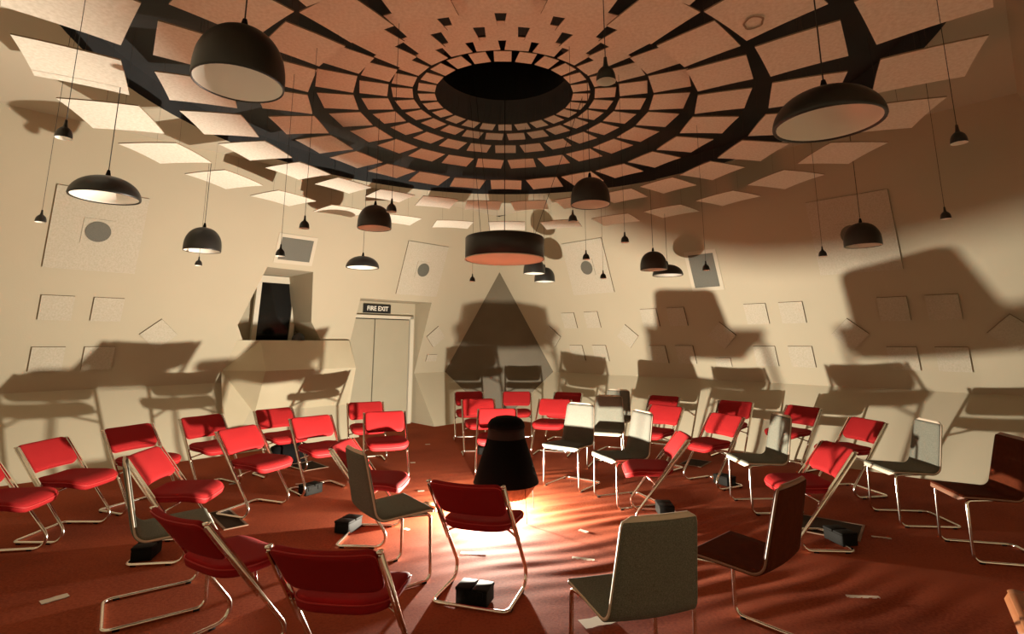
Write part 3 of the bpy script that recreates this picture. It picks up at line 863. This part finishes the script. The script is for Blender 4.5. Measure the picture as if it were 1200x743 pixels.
# drum
dz = 2.545; dm = empty('drum_lamp', (-.085, 6.0, dz)); tag(dm, 'wide black drum lamp with a pale underside hanging in the centre', 'pendant lamp')
RD = .452; HD = .245
MB().lathe([(RD-.012, .0), (RD, .0), (RD, HD), (RD-.004, HD+.006), (RD-.012, HD)], 64).build('drum_shade', M['black'], dm)
MB().lathe([(RD-.006, .002), (RD-.02, .0015), (RD-.022, .010), (.001, .012)], 64).build('diffuser', M['diffuser'], dm)
MB().lathe([(RD-.006, HD-.01), (.001, HD-.008)], 48).build('lid', M['black'], dm)
MB().lathe([(RD+.003, -.002), (RD+.004, .008), (RD-.001, .008), (RD-.006, -.003), (RD+.003, -.002)], 64).build('rim', M['diffuser'], dm)
for (ax, ay, bx_, by_, r) in ((0, -.08, 0, -.08, .005), (-.27, 0, -.42, -.10, .003), (-.16, -.10, -.34, -.5, .003), (.33, -.05, .85, -.6, .003), (.25, .2, .25, .2, .002)):
    MB().tube([(ax, ay, HD-.012), (bx_, by_, top_at(-.085+bx_, 6.0+by_)-dz)], r, 6).build('cable', M['cord'], dm)
    MB().lathe([(.012, HD-.01), (.012, HD+.03), (.004, HD+.05), (.001, HD+.05)], 12, c=(ax, ay, 0)).build('cable_grip', M['blackplastic'], dm)

# ------------------------------------------------------------------ things on the floor
def hatch(x, y, a, w, d_, lab):
    e = empty('floor_hatch', (x, y, 0), a); tag(e, lab, 'hatch', 'framed hatches in the carpet')
    mb = MB(); t = .02
    for lo_, hi_ in (((-w/2, -d_/2), (w/2, -d_/2+t)), ((-w/2, d_/2-t), (w/2, d_/2)), ((-w/2, -d_/2+t), (-w/2+t, d_/2-t)), ((w/2-t, -d_/2+t), (w/2, d_/2-t))):
        mb.box((*lo_, -.002), (*hi_, .008))
    mb.build('hatch_frame', M['hatchframe'], e)
    MB().box((-w/2+t, -d_/2+t, -.002), (w/2-t, d_/2-t, .006)).build('hatch_cover', M['hatchdark'], e)
hatch(2.78, 5.06, .92, .50, .56, 'dark framed floor hatch beside the black box at the right')
hatch(-2.64, 5.27, -.85, .62, .20, 'dark framed floor hatch between the left chairs')
hatch(2.49, 7.58, .9, .42, .30, 'dark framed floor hatch under the chairs right of centre')
hatch(-2.70, 7.40, -.8, .50, .34, 'dark framed floor hatch under the chairs before the booth')
TP = [(-2.92, 3.72, .9, .14, .07, 'worn taped label on the carpet at the lower left'), (.50, 3.44, .35, .20, .10, 'white paper label taped on the carpet by the foreground grey chair'),
      (.54, 4.36, -.25, .17, .03, 'strip of pale tape on the lit carpet right of the lamp chair'), (-.30, 4.47, -.1, .20, .03, 'strip of pale tape on the glowing carpet beneath the lamp chair'),
      (-2.44, 6.51, .4, .12, .03, 'strip of tape on the carpet before the booth chairs, right one'), (-3.21, 6.51, .4, .12, .03, 'strip of tape on the carpet before the booth chairs, left one'),
      (2.26, 3.75, -.1, .20, .03, 'strip of tape on the dark carpet at the lower right'), (3.10, 4.80, -.4, .14, .03, 'strip of tape beside the right-hand floor hatch'),
      (1.05, 4.05, -.6, .12, .025, 'strip of tape between the two foreground shell chairs'), (-.92, 5.0, -.7, .06, .03, 'scrap of tape on the carpet right of the side-on grey chair'),
      (-1.0, 6.2, .2, .07, .05, 'small scrap of paper nearest the lamp on the open carpet'), (-1.35, 7.6, .2, .07, .05, 'small scrap of paper in the middle of the open carpet'), (-1.35, 8.9, .2, .08, .05, 'small scrap of paper farthest back before the fire exit'),
      (.62, 4.95, -.7, .09, .04, 'scrap of paper on the rippled carpet right of the lamp')]
for x, y, a, w, d_, lab in TP:
    v, f = [], []
    n = 5
    for j in range(n+1):
        for i in range(2):
            xx = -w/2+w*j/n; yy = (-d_/2 if i == 0 else d_/2)*(1+.1*math.sin(j*2.1+i)); X_ = x+xx*math.cos(a)-yy*math.sin(a); Y_ = y+xx*math.sin(a)+yy*math.cos(a)
            v.append((X_-x, Y_-y, wr(X_, Y_) if (-1.8 < X_ < 4 and 2 < Y_ < 7.4) else 0))
    m_ = MB(); top = [Vector(p)+Vector((0, 0, .004)) for p in v]; N_ = len(v)
    F_ = [(2*j, 2*j+2, 2*j+3, 2*j+1) for j in range(n)]
    m_.add([Vector(p) for p in v]+top, [tuple(q+N_ for q in t_) for t_ in F_]+F_)
    o = m_.build('tape_strip', M['paper']); o.location = (x, y, .0); tag(o, lab, 'tape', 'tape and paper scraps on the carpet')

# ------------------------------------------------------------------ camera and world
cd = bpy.data.cameras.new('camera'); cam = bpy.data.objects.new('camera', cd); COL.objects.link(cam)
cam.location = (0, 0, 1.616); cam.rotation_euler = (PI/2+.177, 0, 0)
cd.sensor_fit = 'HORIZONTAL'; cd.sensor_width = 36; cd.lens = 36*620/1200; cd.shift_x = 0; cd.shift_y = -(371.5-290)/1200; cd.clip_start = .05
SC.camera = cam
w = bpy.data.worlds.new('world'); SC.world = w; w.use_nodes = True
w.node_tree.nodes['Background'].inputs[0].default_value = (0, 0, 0, 1); w.node_tree.nodes['Background'].inputs[1].default_value = 0
vs = SC.view_settings; vs.view_transform = 'Standard'; vs.look = 'None'; vs.gamma = 1; vs.exposure = 0.0; vs.use_curve_mapping = False
SC.cycles.max_bounces = 8; SC.cycles.diffuse_bounces = 6
SC.cycles.use_denoising = True
